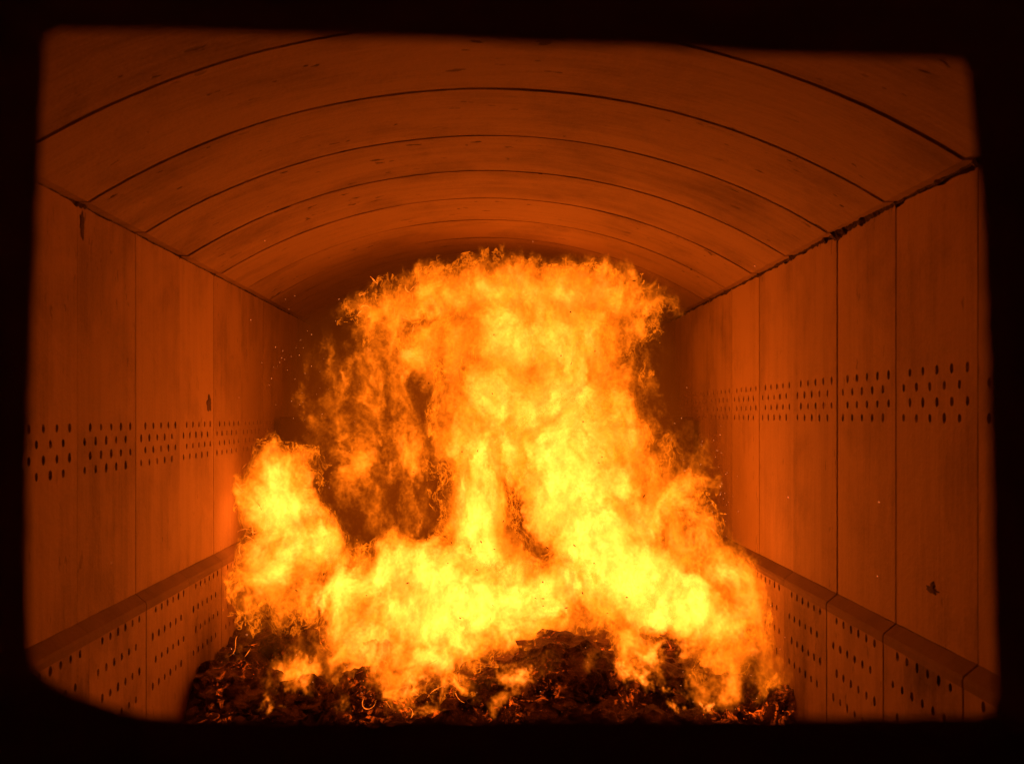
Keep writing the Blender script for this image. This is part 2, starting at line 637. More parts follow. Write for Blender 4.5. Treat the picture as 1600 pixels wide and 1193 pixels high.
def mouth():
    yn, yf = 0.60, YM
    inner = []
    nn = len(OUTLINE)
    for i in range(nn):
        a, b = OUTLINE[i], OUTLINE[(i + 1) % nn]
        k = max(1, int(math.hypot(b[0] - a[0], b[1] - a[1]) / 25))
        for j in range(k):
            t = j / k
            x, z = a[0] + (b[0] - a[0]) * t, a[1] + (b[1] - a[1]) * t
            q = 2.5 * mnoise.fractal(Vector((x * .02, z * .02, 0)), 1, 2, 4)
            inner.append((((x + q) - 760) / F * yf, EYE - ((z + q) - 650) / F * yf))
    outer = [(-W - 0.32, -0.5), (W + 0.32, -0.5), (W + 0.32, 4.35), (-W - 0.32, 4.35)]
    pts = [Vector(p) for p in outer] + [Vector(p) for p in inner]
    n = len(inner)
    ring = list(range(4, 4 + n))
    cx = sum(p[0] for p in inner) / n
    V, E, Fc, ov = delaunay_2d_cdt(pts, [], [list(range(4)), ring[::-1]], 1, 1e-6)[:4]
    import mathutils
    def inside(x, z):
        c = False
        for i in range(n):
            (x1, z1), (x2, z2) = inner[i], inner[(i + 1) % n]
            if (z1 > z) != (z2 > z) and x < (x2 - x1) * (z - z1) / (z2 - z1) + x1:
                c = not c
        return c
    tri = [f for f in Fc if not inside(sum(V[i][0] for i in f) / len(f), sum(V[i][1] for i in f) / len(f))]
    verts = [(v[0], yn, v[1]) for v in V] + [(v[0], yf, v[1]) for v in V]
    m_ = len(V)
    faces = [list(f) for f in tri] + [[i + m_ for i in f][::-1] for f in tri]
    bk = {sidx: k for k, ss_ in enumerate(ov) for sidx in ss_}
    for loop, cnt in ((ring, n), (list(range(4)), 4)):
        for i in range(cnt):
            a, b = bk[loop[i]], bk[loop[(i + 1) % cnt]]
            faces.append([a, b, b + m_, a + m_])
    o = from_data('furnace_mouth', verts, faces, M_IRON)
    bm = bmesh.new()
    bm.from_mesh(o.data)
    bmesh.ops.recalc_face_normals(bm, faces=bm.faces)
    bm.to_mesh(o.data)
    bm.free()
    tag(o, 'black iron charging opening with rounded corners that frames the view of the fire', 'furnace opening')


mouth()

# ------------------------------------------------------------------ the fuel bed
MOUNDS = [(460, 1000, 7.0, 60, .30, .10), (880, 1035, 6.8, 95, .36, .22), (1040, 1020, 7.0, 50, .3, .16), (590, 1030, 6.9, 45, .25, .10),
          (370, 1060, 6.8, 80, .4, .16), (1150, 1075, 6.7, 90, .4, .08), (720, 1080, 6.5, 50, .25, .06), (1225, 1085, 6.4, 30, .35, .22),
          (300, 1100, 6.5, 40, .3, .10)]


def bed_height(x, y):
    ys = (4.0, 5.6, 6.1, 6.6, 7.1, 7.8, 9.4)
    zs = (-2.22, -2.16, -2.04, -1.95, -1.82, -1.64, -1.36)
    z = float(np.interp(y, ys, zs))
    for (px, py, yy, r, ry, h) in MOUNDS:
        cx = (px - 760) / F * yy
        rx = r / F * yy
        z += h * math.exp(-((x - cx) / rx) ** 2 - ((y - yy) / ry) ** 2)
    return EYE + z


def fuel_bed():
    nx, ny = 300, 330
    x0, x1, y0, y1 = -1.96, 1.96, 4.6, 9.35
    verts = []
    for j in range(ny + 1):
        y = y0 + (y1 - y0) * j / ny
        for i in range(nx + 1):
            x = x0 + (x1 - x0) * i / nx
            d, _ = mnoise.voronoi(Vector((x * 4.2, y * 4.2, 3)))
            d2, _ = mnoise.voronoi(Vector((x * 15, y * 15, 9)))
            z = bed_height(x, y)
            z += 0.10 * mnoise.fractal(Vector((x * 2.5, y * 2.5, 1)), 0.9, 2, 6)
            z += 0.15 * (0.5 - d[0]) + 0.035 * (0.4 - d2[0])
            verts.append((x + 0.03 * mnoise.noise(Vector((x * 20, y * 20, 0))), y + 0.03 * mnoise.noise(Vector((x * 20, y * 20, 7))), z))
    w_ = nx + 1
    faces = [[j * w_ + i, j * w_ + i + 1, (j + 1) * w_ + i + 1, (j + 1) * w_ + i] for j in range(ny) for i in range(nx)]
    o = from_data('burning_fuel_bed', verts, faces, M_CHAR, smooth=False)
    tag(o, 'bed of black charred fuel with glowing cracks covering the furnace floor', kind='stuff')


fuel_bed()


def lump_data(radius, seed, squash=0.75, sub=4, rough=1.0):
    bm = bmesh.new()
    bmesh.ops.create_icosphere(bm, subdivisions=sub, radius=1.0)
    off = Vector((seed * 3.7, seed * 1.3, seed * 2.1))
    for v in bm.verts:
        n = v.co.normalized()
        d1, _ = mnoise.voronoi(n * 2.6 + off)
        d2, _ = mnoise.voronoi(n * 7.0 + off)
        k = 1 + rough * (0.28 * mnoise.fractal(n * 1.5 + off, 1, 2, 3) + 0.35 * (0.45 - d1[0]) + 0.16 * (0.4 - d2[0]) + 0.05 * mnoise.noise(n * 25 + off))
        v.co = Vector((n.x * k, n.y * k, n.z * k * squash)) * radius
    me = bpy.data.meshes.new('lump')
    bm.to_mesh(me)
    bm.free()
    return me


LUMPS = [
    # px, py (centre), depth, radius px, squash, label
    (458, 1012, 6.95, 40, .85, 'dark charred clod standing out below the left flame'),
    (880, 1042, 6.80, 68, .62, 'biggest charred mound, in the middle right of the fuel bed'),
    (845, 1062, 6.65, 45, .70, 'charred clod leaning on the near left side of the biggest mound'),
    (935, 1058, 6.70, 42, .70, 'charred clod leaning on the right side of the biggest mound'),
    (1036, 1012, 7.00, 34, 1.0, 'upright charred clod rising into the bright right flame'),
    (1050, 1058, 6.80, 48, .60, 'low charred clod just in front of the upright one'),
    (1228, 1092, 6.35, 26, .80, 'black unburnt clod against the right kerb wall'),
    (590, 1020, 6.90, 24, .90, 'small charred clod wrapped in curling flame left of centre'),
    (570, 1075, 6.60, 36, .75, 'black clod at the near edge of the bed, left of centre'),
    (372, 1075, 6.60, 62, .60, 'wide black heap of charred waste by the left kerb wall'),
    (480, 1082, 6.55, 38, .70, 'charred clod between the left heap and the middle'),
    (760, 1068, 6.65, 40, .60, 'reddish smouldering clod in the centre of the bed'),
    (690, 1085, 6.50, 34, .55, 'black clod under the small low flames in front'),
    (1140, 1080, 6.55, 44, .60, 'smoking charred clod at the right end of the bed'),
]
for i, (px, py, y, r, sq, lab) in enumerate(LUMPS):
    me = lump_data(r * 1.12 / F * y, i + 1, sq)
    me.name = 'charred_clod'
    me.materials.append(M_CHARLUMP)
    o = mesh_obj('charred_clod', me, loc=at(px, py, y))
    o.rotation_euler = (0, 0, i * 1.3)
    tag(o, lab, 'charred clod', 'charred clods on the fuel bed')


def debris():
    base = []
    for sd in range(6):
        me = lump_data(1.0, 40 + sd, 0.7, 2, 1.3)
        base.append((np.array([v.co[:] for v in me.vertices]), [list(p.vertices) for p in me.polygons]))
        bpy.data.meshes.remove(me)
    V, Fs = [], []
    n = 0
    r = random.Random(5)
    for k in range(420):
        y = 5.6 + 2.2 * r.random()
        x = r.uniform(-1.9, 1.9)
        rad = 0.02 + 0.085 * r.random() ** 2.4
        vs, fs = base[k % 6]
        a = r.uniform(0, 6.28)
        c, s_ = math.cos(a), math.sin(a)
        m3 = np.array([[c, -s_, 0], [s_, c, 0], [0, 0, 1]])
        sc = np.array([r.uniform(.6, 1.5), r.uniform(.6, 1.5), r.uniform(.5, 1.1)]) * rad
        q = (vs * sc) @ m3.T + np.array([x, y, bed_height(x, y) + 0.03])
        V.append(q)
        Fs += [[i + n for i in f] for f in fs]
        n += len(vs)
    o = from_data('fuel_rubble', np.concatenate(V), Fs, M_CHAR)
    tag(o, 'loose charred crumbs scattered over the fuel bed', kind='stuff')


debris()

# ------------------------------------------------------------------ the fire: heat computed on a voxel grid
# (px, py, depth, half width px, half height px, half depth m, weight)
COLUMN = [
    # crown of flame flattened under the vault
    (615, 492, 9.0, 82, 52, .60, 0.56), (700, 462, 8.9, 90, 50, .70, 0.69), (790, 458, 8.7, 110, 58, .80, 0.79),
    (885, 460, 8.7, 110, 58, .80, 0.79), (965, 472, 8.8, 75, 48, .65, 0.58), (1025, 480, 9.0, 48, 30, .4, 0.39),
    (575, 490, 9.1, 42, 34, .40, 0.45),
    (665, 528, 8.8, 52, 42, .45, 0.53), (1000, 515, 8.7, 40, 40, .4, 0.47), (978, 590, 8.6, 42, 62, .4, 0.48),
    # upper column
    (790, 535, 8.4, 115, 85, .70, 0.79), (880, 535, 8.4, 110, 90, .70, 0.79), (940, 570, 8.5, 65, 85, .5, 0.51),
    (775, 620, 8.1, 95, 90, .60, 0.69), (860, 630, 8.0, 105, 90, .60, 0.95), (930, 650, 8.1, 70, 85, .5, 0.57),
    (805, 705, 7.8, 46, 60, .45, .85), (800, 880, 7.4, 56, 42, .42, 1.0), (690, 690, 8.2, 40, 90, .4, .50),
    # its left leg
    (745, 720, 7.9, 70, 85, .5, .88), (742, 800, 7.8, 70, 80, .5, .92), (765, 865, 7.6, 68, 70, .5, .92),
]
RIGHT = [
    (880, 710, 7.7, 78, 85, .50, 1.15), (895, 780, 7.6, 76, 85, .50, 1.35), (940, 840, 7.5, 82, 80, .50, 1.40),
    (990, 900, 7.3, 88, 68, .50, 1.50), (1055, 940, 7.1, 78, 52, .45, 1.45), (1108, 972, 7.0, 50, 38, .4, 1.20),
    (965, 690, 7.9, 62, 70, .5, .72), (955, 755, 7.7, 62, 62, .45, .85), (1000, 820, 7.5, 66, 58, .45, .85),
    # its torn flank
    (1000, 735, 7.9, 70, 65, .45, .50), (1048, 790, 7.7, 72, 56, .45, .60), (1088, 845, 7.5, 72, 52, .42, .64),
    (1135, 900, 7.3, 62, 52, .42, .62), (1172, 950, 7.0, 52, 62, .38, .54), (1192, 1005, 6.9, 36, 60, .32, .50), (1205, 1055, 6.6, 26, 40, .24, .42),
    (1130, 1030, 6.8, 76, 34, .35, .50), (985, 1005, 6.9, 38, 50, .30, .70), (1075, 1010, 6.8, 26, 34, .25, .6),
]
LOW = [
    (540, 920, 7.2, 52, 58, .42, 1.10), (610, 900, 7.3, 66, 60, .45, 1.05), (640, 950, 7.1, 76, 58, .42, 1.25),
    (700, 960, 7.0, 78, 64, .42, 1.50), (780, 940, 7.1, 82, 66, .42, 1.25), (860, 930, 7.2, 82, 62, .45, 1.20),
    (690, 890, 7.4, 72, 52, .45, 1.05),
    (815, 975, 7.0, 52, 30, .35, .9), (590, 1000, 6.9, 60, 34, .35, .85),
    (680, 1020, 6.75, 66, 36, .32, .95), (600, 1028, 6.8, 48, 28, .28, .85), (760, 1010, 6.8, 44, 30, .3, .9), (530, 975, 6.9, 42, 40, .3, .8), (930, 965, 7.05, 46, 36, .32, .62), (560, 885, 7.8, 55, 45, .4, .40),
    (640, 1062, 6.5, 44, 16, .16, .80), (710, 1072, 6.45, 44, 14, .14, .78), (665, 1100, 6.3, 36, 10, .12, .75),
]
LEFT = [
    (448, 742, 7.8, 56, 54, .42, .80), (435, 790, 7.7, 60, 62, .42, 1.10), (462, 850, 7.5, 70, 66, .42, .90),
    (430, 905, 7.3, 56, 54, .42, .74), (385, 945, 7.0, 36, 58, .32, .50), (440, 955, 7.0, 50, 34, .32, .55), (480, 930, 7.0, 44, 36, .36, .62),
    (400, 870, 7.5, 38, 52, .36, .62), (438, 702, 7.9, 36, 28, .30, .55), (480, 715, 7.9, 22, 30, .25, .42),
]
SMALL = [
    # small fires between the clods
    (465, 1040, 6.8, 44, 34, .3, .52), (342, 1040, 6.9, 14, 50, .15, .34), (800, 1058, 6.45, 20, 30, .15, 1.1),
    (992, 1060, 6.4, 17, 32, .15, 1.1), (1015, 1015, 6.6, 13, 32, .12, .95), (560, 1062, 6.7, 42, 34, .25, .50),
    (455, 1058, 6.4, 26, 16, .12, .9), (418, 1104, 6.2, 14, 14, .1, .8), (345, 1082, 6.5, 12, 18, .1, .7), (530, 1090, 6.45, 14, 22, .12, .6),
    (1062, 1092, 6.2, 12, 8, .1, 1.0), (1098, 1094, 6.2, 10, 7, .1, 1.0), (1045, 1064, 6.35, 26, 9, .1, .9), (1165, 1060, 6.6, 34, 30, .2, .36),
    (780, 1105, 6.35, 22, 14, .12, .5), (905, 1045, 6.3, 90, 34, .14, .26), (450, 1065, 6.25, 90, 34, .14, .26),
    (1090, 1045, 6.3, 110, 44, .18, .40), (1140, 1078, 6.25, 80, 26, .16, .36), (1000, 1030, 6.4, 40, 40, .16, .42), (640, 1050, 6.3, 110, 46, .16, .36), (500, 1020, 6.5, 60, 40, .16, .40), (700, 1100, 6.15, 90, 16, .12, .28), (760, 1075, 6.2, 60, 40, .14, .30), (600, 1080, 6.25, 60, 30, .14, .26),
    (1190, 1050, 6.35, 44, 56, .18, .40), (355, 1000, 6.7, 26, 60, .16, .34),
]
GAS = [
    # dim burning gas between the flames and on the edges
    (600, 620, 8.6, 105, 100, .6, 0.28), (560, 720, 8.3, 110, 90, .5, 0.30), (650, 560, 8.6, 85, 65, .5, 0.37),
    (620, 800, 8.1, 105, 80, .5, 0.29), (500, 570, 9.3, 50, 85, .4, 0.19), (985, 620, 8.5, 48, 90, .5, 0.30),
    (1055, 715, 8.1, 60, 55, .5, 0.29), (510, 640, 8.8, 80, 70, .5, 0.25), (650, 700, 8.3, 60, 90, .5, 0.32),
    (1110, 790, 7.8, 45, 55, .4, 0.26), (590, 525, 8.9, 60, 45, .5, 0.30), (1010, 540, 8.8, 40, 50, .4, 0.30),
]
# soft smoky burning gas with no edge of its own
SMOULDER = [(585, 650, 8.5, 140, 160, .60, .34), (655, 760, 8.2, 70, 110, .50, .34), (1020, 610, 8.5, 50, 110, .50, .30), (500, 560, 9.0, 60, 90, .5, .22),
            (1110, 960, 6.9, 90, 100, .35, .25), (450, 1000, 6.7, 90, 50, .25, .45), (760, 1050, 6.4, 120, 46, .2, .50), (1090, 1050, 6.3, 120, 44, .2, .50)]
# dark gaps where the flame has torn open
HOLES = [(822, 792, 7.4, 18, 30, .9, .75), (560, 870, 7.4, 16, 24, .5, .7),
         (975, 560, 8.3, 18, 26, .5, .5), (500, 905, 7.0, 22, 16, .4, .5), (880, 975, 6.9, 60, 16, .5, .7),
         (1035, 990, 6.9, 30, 18, .4, .6), (640, 500, 8.6, 34, 12, .6, .6), (765, 700, 7.7, 14, 14, .3, .4), (410, 965, 6.9, 20, 22, .4, .4),
         (930, 930, 6.8, 26, 34, .35, .5)]
BLOBS = COLUMN + RIGHT + LOW + LEFT + SMALL + GAS


def turbulence(g, pos):
    """swirls of three sizes push the sampling point about; returns the offsets and the moved point"""
    w1 = g.v('SUBTRACT', g.noise(g.v('MULTIPLY', pos, (1.0, 1.0, 0.80)), 1.7, 1.0, 0.5, color=True), (0.5, 0.5, 0.5))
    p1 = g.v('ADD', pos, g.v('SCALE', w1, s=0.36))
    w2 = g.v('SUBTRACT', g.noise(g.v('MULTIPLY', p1, (1.0, 1.0, 0.7)), 4.6, 3.0, 0.62, color=True), (0.5, 0.5, 0.5))
    p2 = g.v('ADD', p1, g.v('SCALE', w2, s=0.42))
    w3 = g.v('SUBTRACT', g.noise(p2, 16.0, 1.0, 0.5, color=True), (0.5, 0.5, 0.5))
    w4 = g.v('SUBTRACT', g.noise(g.v('ADD', p2, g.v('SCALE', w3, s=0.16)), 38.0, 0.0, 0.5, color=True), (0.5, 0.5, 0.5))
    p3 = g.v('ADD', g.v('ADD', p2, g.v('SCALE', w3, s=0.17)), g.v('SCALE', w4, s=0.07))
    return w1, w2, w3, p2, p3


def blob_field(nt, g, p, blobs):
    total = None
    for (px, py, y, rx, rz, ry, wt) in blobs:
        c = at(px, py, y)
        sx, sz = rx / F * y, rz / F * y
        d = g.v('LENGTH', g.v('MULTIPLY', g.v('SUBTRACT', p, tuple(c)), (1 / (sx * 1.3), 1 / (ry * 1.3), 1 / (sz * 1.3))))
        f = g.m('MULTIPLY', g.m('SUBTRACT', 1.0, d, clamp=True), wt * 1.9)
        if total is None:
            total = f
        else:
            n = nt.nodes.new('ShaderNodeMath')
            n.operation = 'SMOOTH_MAX'
            nt.links.new(total, n.inputs[0])
            nt.links.new(f, n.inputs[1])
            n.inputs[2].default_value = 0.10
            total = n.outputs[0]
    return total


def cube_node(nt, v, lo, hi, voxel, vy):
    vc = nt.nodes.new('GeometryNodeVolumeCube')
    nt.links.new(v, vc.inputs['Density'])
    vc.inputs['Background'].default_value = 0.0
    vc.inputs['Min'].default_value = lo
    vc.inputs['Max'].default_value = hi
    vc.inputs['Resolution X'].default_value = int((hi[0] - lo[0]) / voxel)
    vc.inputs['Resolution Y'].default_value = int((hi[1] - lo[1]) / vy)
    vc.inputs['Resolution Z'].default_value = int((hi[2] - lo[2]) / voxel)
    return vc.outputs[0]


def node_object(name, mat, build):
    """a mesh object whose geometry comes from a node tree; build(nt, g, pos) returns the geometry socket"""
    nt = bpy.data.node_groups.new(name, 'GeometryNodeTree')
    nt.interface.new_socket('Geometry', in_out='INPUT', socket_type='NodeSocketGeometry')
    nt.interface.new_socket('Geometry', in_out='OUTPUT', socket_type='NodeSocketGeometry')
    go = nt.nodes.new('NodeGroupOutput')
    pos = nt.nodes.new('GeometryNodeInputPosition').outputs[0]
    out = build(nt, G(nt), pos)
    sm = nt.nodes.new('GeometryNodeSetMaterial')
    sm.inputs['Material'].default_value = mat
    nt.links.new(out, sm.inputs[0])
    nt.links.new(sm.outputs[0], go.inputs[0])
    me = bpy.data.meshes.new(name)
    me.from_pydata([(0, 0, 0)], [], [])
    me.materials.append(mat)
    o = mesh_obj(name, me)
    o.modifiers.new('field', 'NODES').node_group = nt
    return o


def flame_field(nt, g, pos):
    w1, w2, w3, p2, p3 = turbulence(g, pos)
    total = blob_field(nt, g, p3, BLOBS)
    total = g.m('MAXIMUM', g.m('SUBTRACT', total, blob_field(nt, g, p3, HOLES)), 0.0)
    q = g.v('ADD', g.v('MULTIPLY', pos, (1.0, 0.8, 0.50)), g.v('SCALE', g.v('ADD', w2, w1), s=0.36))
    f1 = g.noise(q, 3.6, 4.0, 0.66)
    f2 = g.noise(g.v('ADD', q, g.v('SCALE', w3, s=0.14)), 12.0, 3.0, 0.72)
    rid = g.m('SUBTRACT', 1.0, g.m('MULTIPLY', g.m('ABSOLUTE', g.m('SUBTRACT', f2, 0.5)), 6.0), clamp=True)
    v = g.m('ADD', total, g.m('MULTIPLY', g.m('SUBTRACT', f1, 0.5), 2.2))
    v = g.m('ADD', v, g.m('MULTIPLY', g.m('SUBTRACT', f2, 0.5), 1.7))
    v = g.m('SUBTRACT', v, 0.22)
    gate = g.ss(total, 0.06, 0.22)
    v = g.m('MULTIPLY', v, gate)
    tex = g.m('ADD', 0.70, g.m('ADD', g.m('MULTIPLY', rid, 0.50), g.m('MULTIPLY', g.m('SUBTRACT', f2, 0.5), 2.2)))
    v = g.m('MULTIPLY', g.m('MAXIMUM', v, 0.0), tex)
    haze = g.m('ADD', 0.22, g.m('ADD', g.m('MULTIPLY', g.m('SUBTRACT', f1, 0.5), 1.5), g.m('MULTIPLY', g.m('SUBTRACT', f2, 0.5), 0.9)))
    v = g.m('ADD', v, g.m('MULTIPLY', blob_field(nt, g, p2, SMOULDER), g.m('MAXIMUM', haze, 0.0)))
    return v


def flame_mat(name):
    m, nt = new_mat(name)
    g = G(nt)
    at_ = N(nt, 'ShaderNodeAttribute', attribute_name='density')
    d = at_.outputs['Fac']
    # absorption rises quickly and then levels off: the flame is a bright skin over a bright core
    a = g.m('MULTIPLY', g.ss(d, 0.0, 0.75), 5.5)
    hot = g.m('POWER', g.m('MAXIMUM', d, 0.0), 2.0)
    src = g.m('MINIMUM', g.m('ADD', 0.13, g.m('MULTIPLY', hot, 5.4)), 10.5)
    e = N(nt, 'ShaderNodeEmission')
    nt.links.new(g.mixc(g.ss(d, 0.5, 1.3), (*GLOW, 1), (*GLOW_HOT, 1)), e.inputs['Color'])
    nt.links.new(g.m('MULTIPLY', a, src), e.inputs['Strength'])
    ab = N(nt, 'ShaderNodeVolumeAbsorption')
    ab.inputs['Color'].default_value = (0, 0, 0, 1)
    nt.links.new(a, ab.inputs['Density'])
    ad = N(nt, 'ShaderNodeAddShader')
    nt.links.new(e.outputs[0], ad.inputs[0])
    nt.links.new(ab.outputs[0], ad.inputs[1])
    o = N(nt, 'ShaderNodeOutputMaterial')
    nt.links.new(ad.outputs[0], o.inputs['Volume'])
    return m


M_FLAME = flame_mat('burning_gas')
fire = node_object('burning_gas', M_FLAME, lambda nt, g, pos: cube_node(
    nt, flame_field(nt, g, pos), (-1.95, 6.2, 0.1), (1.95, 9.9, 3.58), 0.0125, 0.025))
tag(fire, 'yellow and orange burning gas rolling up from the fuel bed', kind='stuff')

# ------------------------------------------------------------------ brown smoke hanging behind the flames
def smoke_mat():
    m, nt = new_mat('smoke')
    at_ = N(nt, 'ShaderNodeAttribute', attribute_name='density')
    g = G(nt)
    d = g.m('MAXIMUM', at_.outputs['Fac'], 0.0)
    ab = N(nt, 'ShaderNodeVolumeAbsorption')
    ab.inputs['Color'].default_value = (0.12, 0.0, 0.0, 1)
    nt.links.new(g.m('MULTIPLY', d, 1.15), ab.inputs['Density'])
    e = N(nt, 'ShaderNodeEmission')
    e.inputs['Color'].default_value = (1, 0.12, 0.003, 1)
    nt.links.new(g.m('MULTIPLY', d, 0.085), e.inputs['Strength'])
    ad = N(nt, 'ShaderNodeAddShader')
    nt.links.new(e.outputs[0], ad.inputs[0])
    nt.links.new(ab.outputs[0], ad.inputs[1])
    o = N(nt, 'ShaderNodeOutputMaterial')
    nt.links.new(ad.outputs[0], o.inputs['Volume'])
    return m


def smoke_field(nt, g, pos):
    x, y, z = g.sep(pos)
    wv = g.noise(pos, 0.9, 3.0, 0.6)
    front = g.m('ADD', 8.75 - 1.15 * EYE, g.m('MULTIPLY', z, 1.15))
    d = g.m('ADD', g.m('SUBTRACT', y, front), g.m('MULTIPLY', g.m('SUBTRACT', wv, 0.5), 1.2))
    d = g.ss(d, -0.1, 0.9)
    # a darker layer under the vault where the flames reach it
    top = g.m('MULTIPLY', g.ss(g.m('ADD', z, g.m('MULTIPLY', g.m('SUBTRACT', wv, 0.5), 0.5)), EYE + 1.10, EYE + 1.45), g.ss(y, 7.3, 9.0))
    d = g.m('MAXIMUM', d, top)
    n = g.ss(g.noise(pos, 2.2, 4.0, 0.65, 0.5), 0.30, 0.70, 0.35, 1.3)
    side = g.m('MAXIMUM', g.ss(g.m('ABSOLUTE', x), 1.35, 1.65), g.ss(y, 8.0, 8.7))
    n = g.m('MULTIPLY', n, side)
    return g.m('MULTIPLY', d, n)


smoke = node_object('smoke', smoke_mat(), lambda nt, g, pos: cube_node(
    nt, smoke_field(nt, g, pos), (-1.99, 6.2, 0.0), (1.99, YB - 0.02, 3.6), 0.05, 0.06))
tag(smoke, 'dark brown smoke hanging behind the flames', kind='stuff')

# ------------------------------------------------------------------ the flames' bright reaction sheets, one body per flame
def sheet_mat():
    m, nt = new_mat('flame_sheet')
    m.cycles.emission_sampling = 'NONE'
    g = G(nt)
    pos = N(nt, 'ShaderNodeNewGeometry').outputs['Position']
    q = g.v('MULTIPLY', pos, (1.0, 1.0, 0.55))
    wv = g.v('SUBTRACT', g.noise(q, 6.0, 2.0, 0.6, color=True), (0.5, 0.5, 0.5))
    f = g.noise(g.v('ADD', q, g.v('SCALE', wv, s=0.25)), 9.0, 3.0, 0.6)
    rid = g.m('SUBTRACT', 1.0, g.m('MULTIPLY', g.m('ABSOLUTE', g.m('SUBTRACT', f, 0.5)), 16.0), clamp=True)
    rid = g.m('MULTIPLY', g.m('POWER', rid, 2.0), g.ss(g.noise(pos, 3.0, 1.0), 0.45, 0.6))
    e = N(nt, 'ShaderNodeEmission')
    e.inputs['Color'].default_value = (*GLOW, 1)
    e.inputs['Strength'].default_value = 3.2
    t = N(nt, 'ShaderNodeBsdfTransparent')
    mx = N(nt, 'ShaderNodeMixShader')
    nt.links.new(g.m('MULTIPLY', rid, 0.26), mx.inputs[0])
    nt.links.new(t.outputs[0], mx.inputs[1])
    nt.links.new(e.outputs[0], mx.inputs[2])
    o = N(nt, 'ShaderNodeOutputMaterial')
    nt.links.new(mx.outputs[0], o.inputs['Surface'])
    return m


M_SHEET = sheet_mat()


def flame_body(blobs, label):
    P = [(at(b[0], b[1], b[2]), b[3] / F * b[2] * 1.5, b[5] * 1.5, b[4] / F * b[2] * 1.5) for b in blobs]
    lo = tuple(min(p[0][i] - p[k] for p in P) for i, k in ((0, 1), (1, 2), (2, 3)))
    hi = tuple(max(p[0][i] + p[k] for p in P) for i, k in ((0, 1), (1, 2), (2, 3)))
    lo = (max(lo[0], -1.93), lo[1], max(lo[2], 0.0))
    hi = (min(hi[0], 1.93), hi[1], min(hi[2], 3.58))

    def build(nt, g, pos):
        w1, w2, w3, p2, p3 = turbulence(g, pos)
        v = blob_field(nt, g, p3, blobs)
        f1 = g.noise(g.v('ADD', g.v('MULTIPLY', pos, (1.0, 1.0, 0.62)), g.v('SCALE', g.v('ADD', w2, w1), s=0.30)), 4.5, 4.0, 0.62)
        gate = g.ss(v, 0.10, 0.30)
        v = g.m('MULTIPLY', g.m('ADD', v, g.m('MULTIPLY', g.m('SUBTRACT', f1, 0.5), 1.2)), gate)
        vol = cube_node(nt, v, lo, hi, 0.03, 0.04)
        vm = nt.nodes.new('GeometryNodeVolumeToMesh')
        nt.links.new(vol, vm.inputs['Volume'])
        vm.inputs['Threshold'].default_value = 0.42
        ss_ = nt.nodes.new('GeometryNodeSetShadeSmooth')
        nt.links.new(vm.outputs[0], ss_.inputs[0])
        return ss_.outputs[0]
    o = node_object('flame', M_SHEET, build)
    tag(o, label, 'flame', 'flames of the furnace fire')


flame_body(COLUMN, 'tall broad flame column that spreads into a crown under the vault')
flame_body(RIGHT, 'brightest yellow flame slanting down to the right kerb wall')
flame_body(LOW, 'low wide yellow fire in the centre, licking over the front of the bed')
flame_body(LEFT, 'separate shorter flame standing beside the left wall')

# ------------------------------------------------------------------ sparks, ash flecks and curling licks
def streaks(name, mat, items):
    V, Fs = [], []
    for (p, d, L, r) in items:
        a = d.orthogonal().normalized()
        b = d.cross(a).normalized()
        n = len(V)
        V += [p - d * L, p + a * r, p + b * r, p - a * r, p - b * r, p + d * L]
        for i in range(4):
            j = (i + 1) % 4
            Fs += [[n, n + 1 + j, n + 1 + i], [n + 5, n + 1 + i, n + 1 + j]]
    return from_data(name, V, Fs, mat)


M_SPARK = emit_mat('spark', (1.0, 0.22, 0.05), 1.1)
M_SPARK.cycles.emission_sampling = 'NONE'
rs = random.Random(11)


def rdir(up=0.6):
    v = Vector((rs.gauss(0, 1), rs.gauss(0, .6), rs.gauss(up, 1)))
    return v.normalized()


its = []
for k in range(70):
    y = rs.uniform(4.0, 8.5)
    px, py = rs.uniform(90, 1500), rs.uniform(90, 1080)
    p = at(px, py, y)
    if abs(p.x) > 1.9 or p.z > 3.0:
        continue
    its.append((p, rdir(), rs.uniform(.002, .006), rs.uniform(.0015, .0028)))
for k in range(50):
    px = rs.gauss(490, 50)
    py = rs.gauss(600, 75)
    p = at(px, py, rs.uniform(8.2, 9.0))
    its.append((p, rdir(), rs.uniform(.003, .010), rs.uniform(.002, .0035)))
for k in range(45):
    px, py = rs.uniform(320, 1230), rs.uniform(1010, 1110)
    p = at(px, py, rs.uniform(6.1, 6.5))
    its.append((p, rdir(), rs.uniform(.002, .006), rs.uniform(.0015, .003)))
for k in range(50):
    px, py = rs.gauss(1110, 30), rs.gauss(760, 60)
    its.append((at(px, py, rs.uniform(7.0, 7.6)), rdir(), rs.uniform(.003, .012), rs.uniform(.002, .003)))
tag(streaks('flying_sparks', M_SPARK, its), 'tiny glowing sparks drifting through the furnace', kind='stuff')
its = []
for k in range(46):
    px, py = rs.choice([(rs.gauss(840, 120), rs.uniform(410, 860)), (rs.gauss(760, 180), rs.uniform(840, 1000))])
    its.append((at(px, py, rs.uniform(6.3, 6.9)), rdir(0), rs.uniform(.006, .018), rs.uniform(.003, .006)))
tag(streaks('flying_ash', M_SOOT, its), 'small dark flakes of ash carried up in front of the flames', kind='stuff')


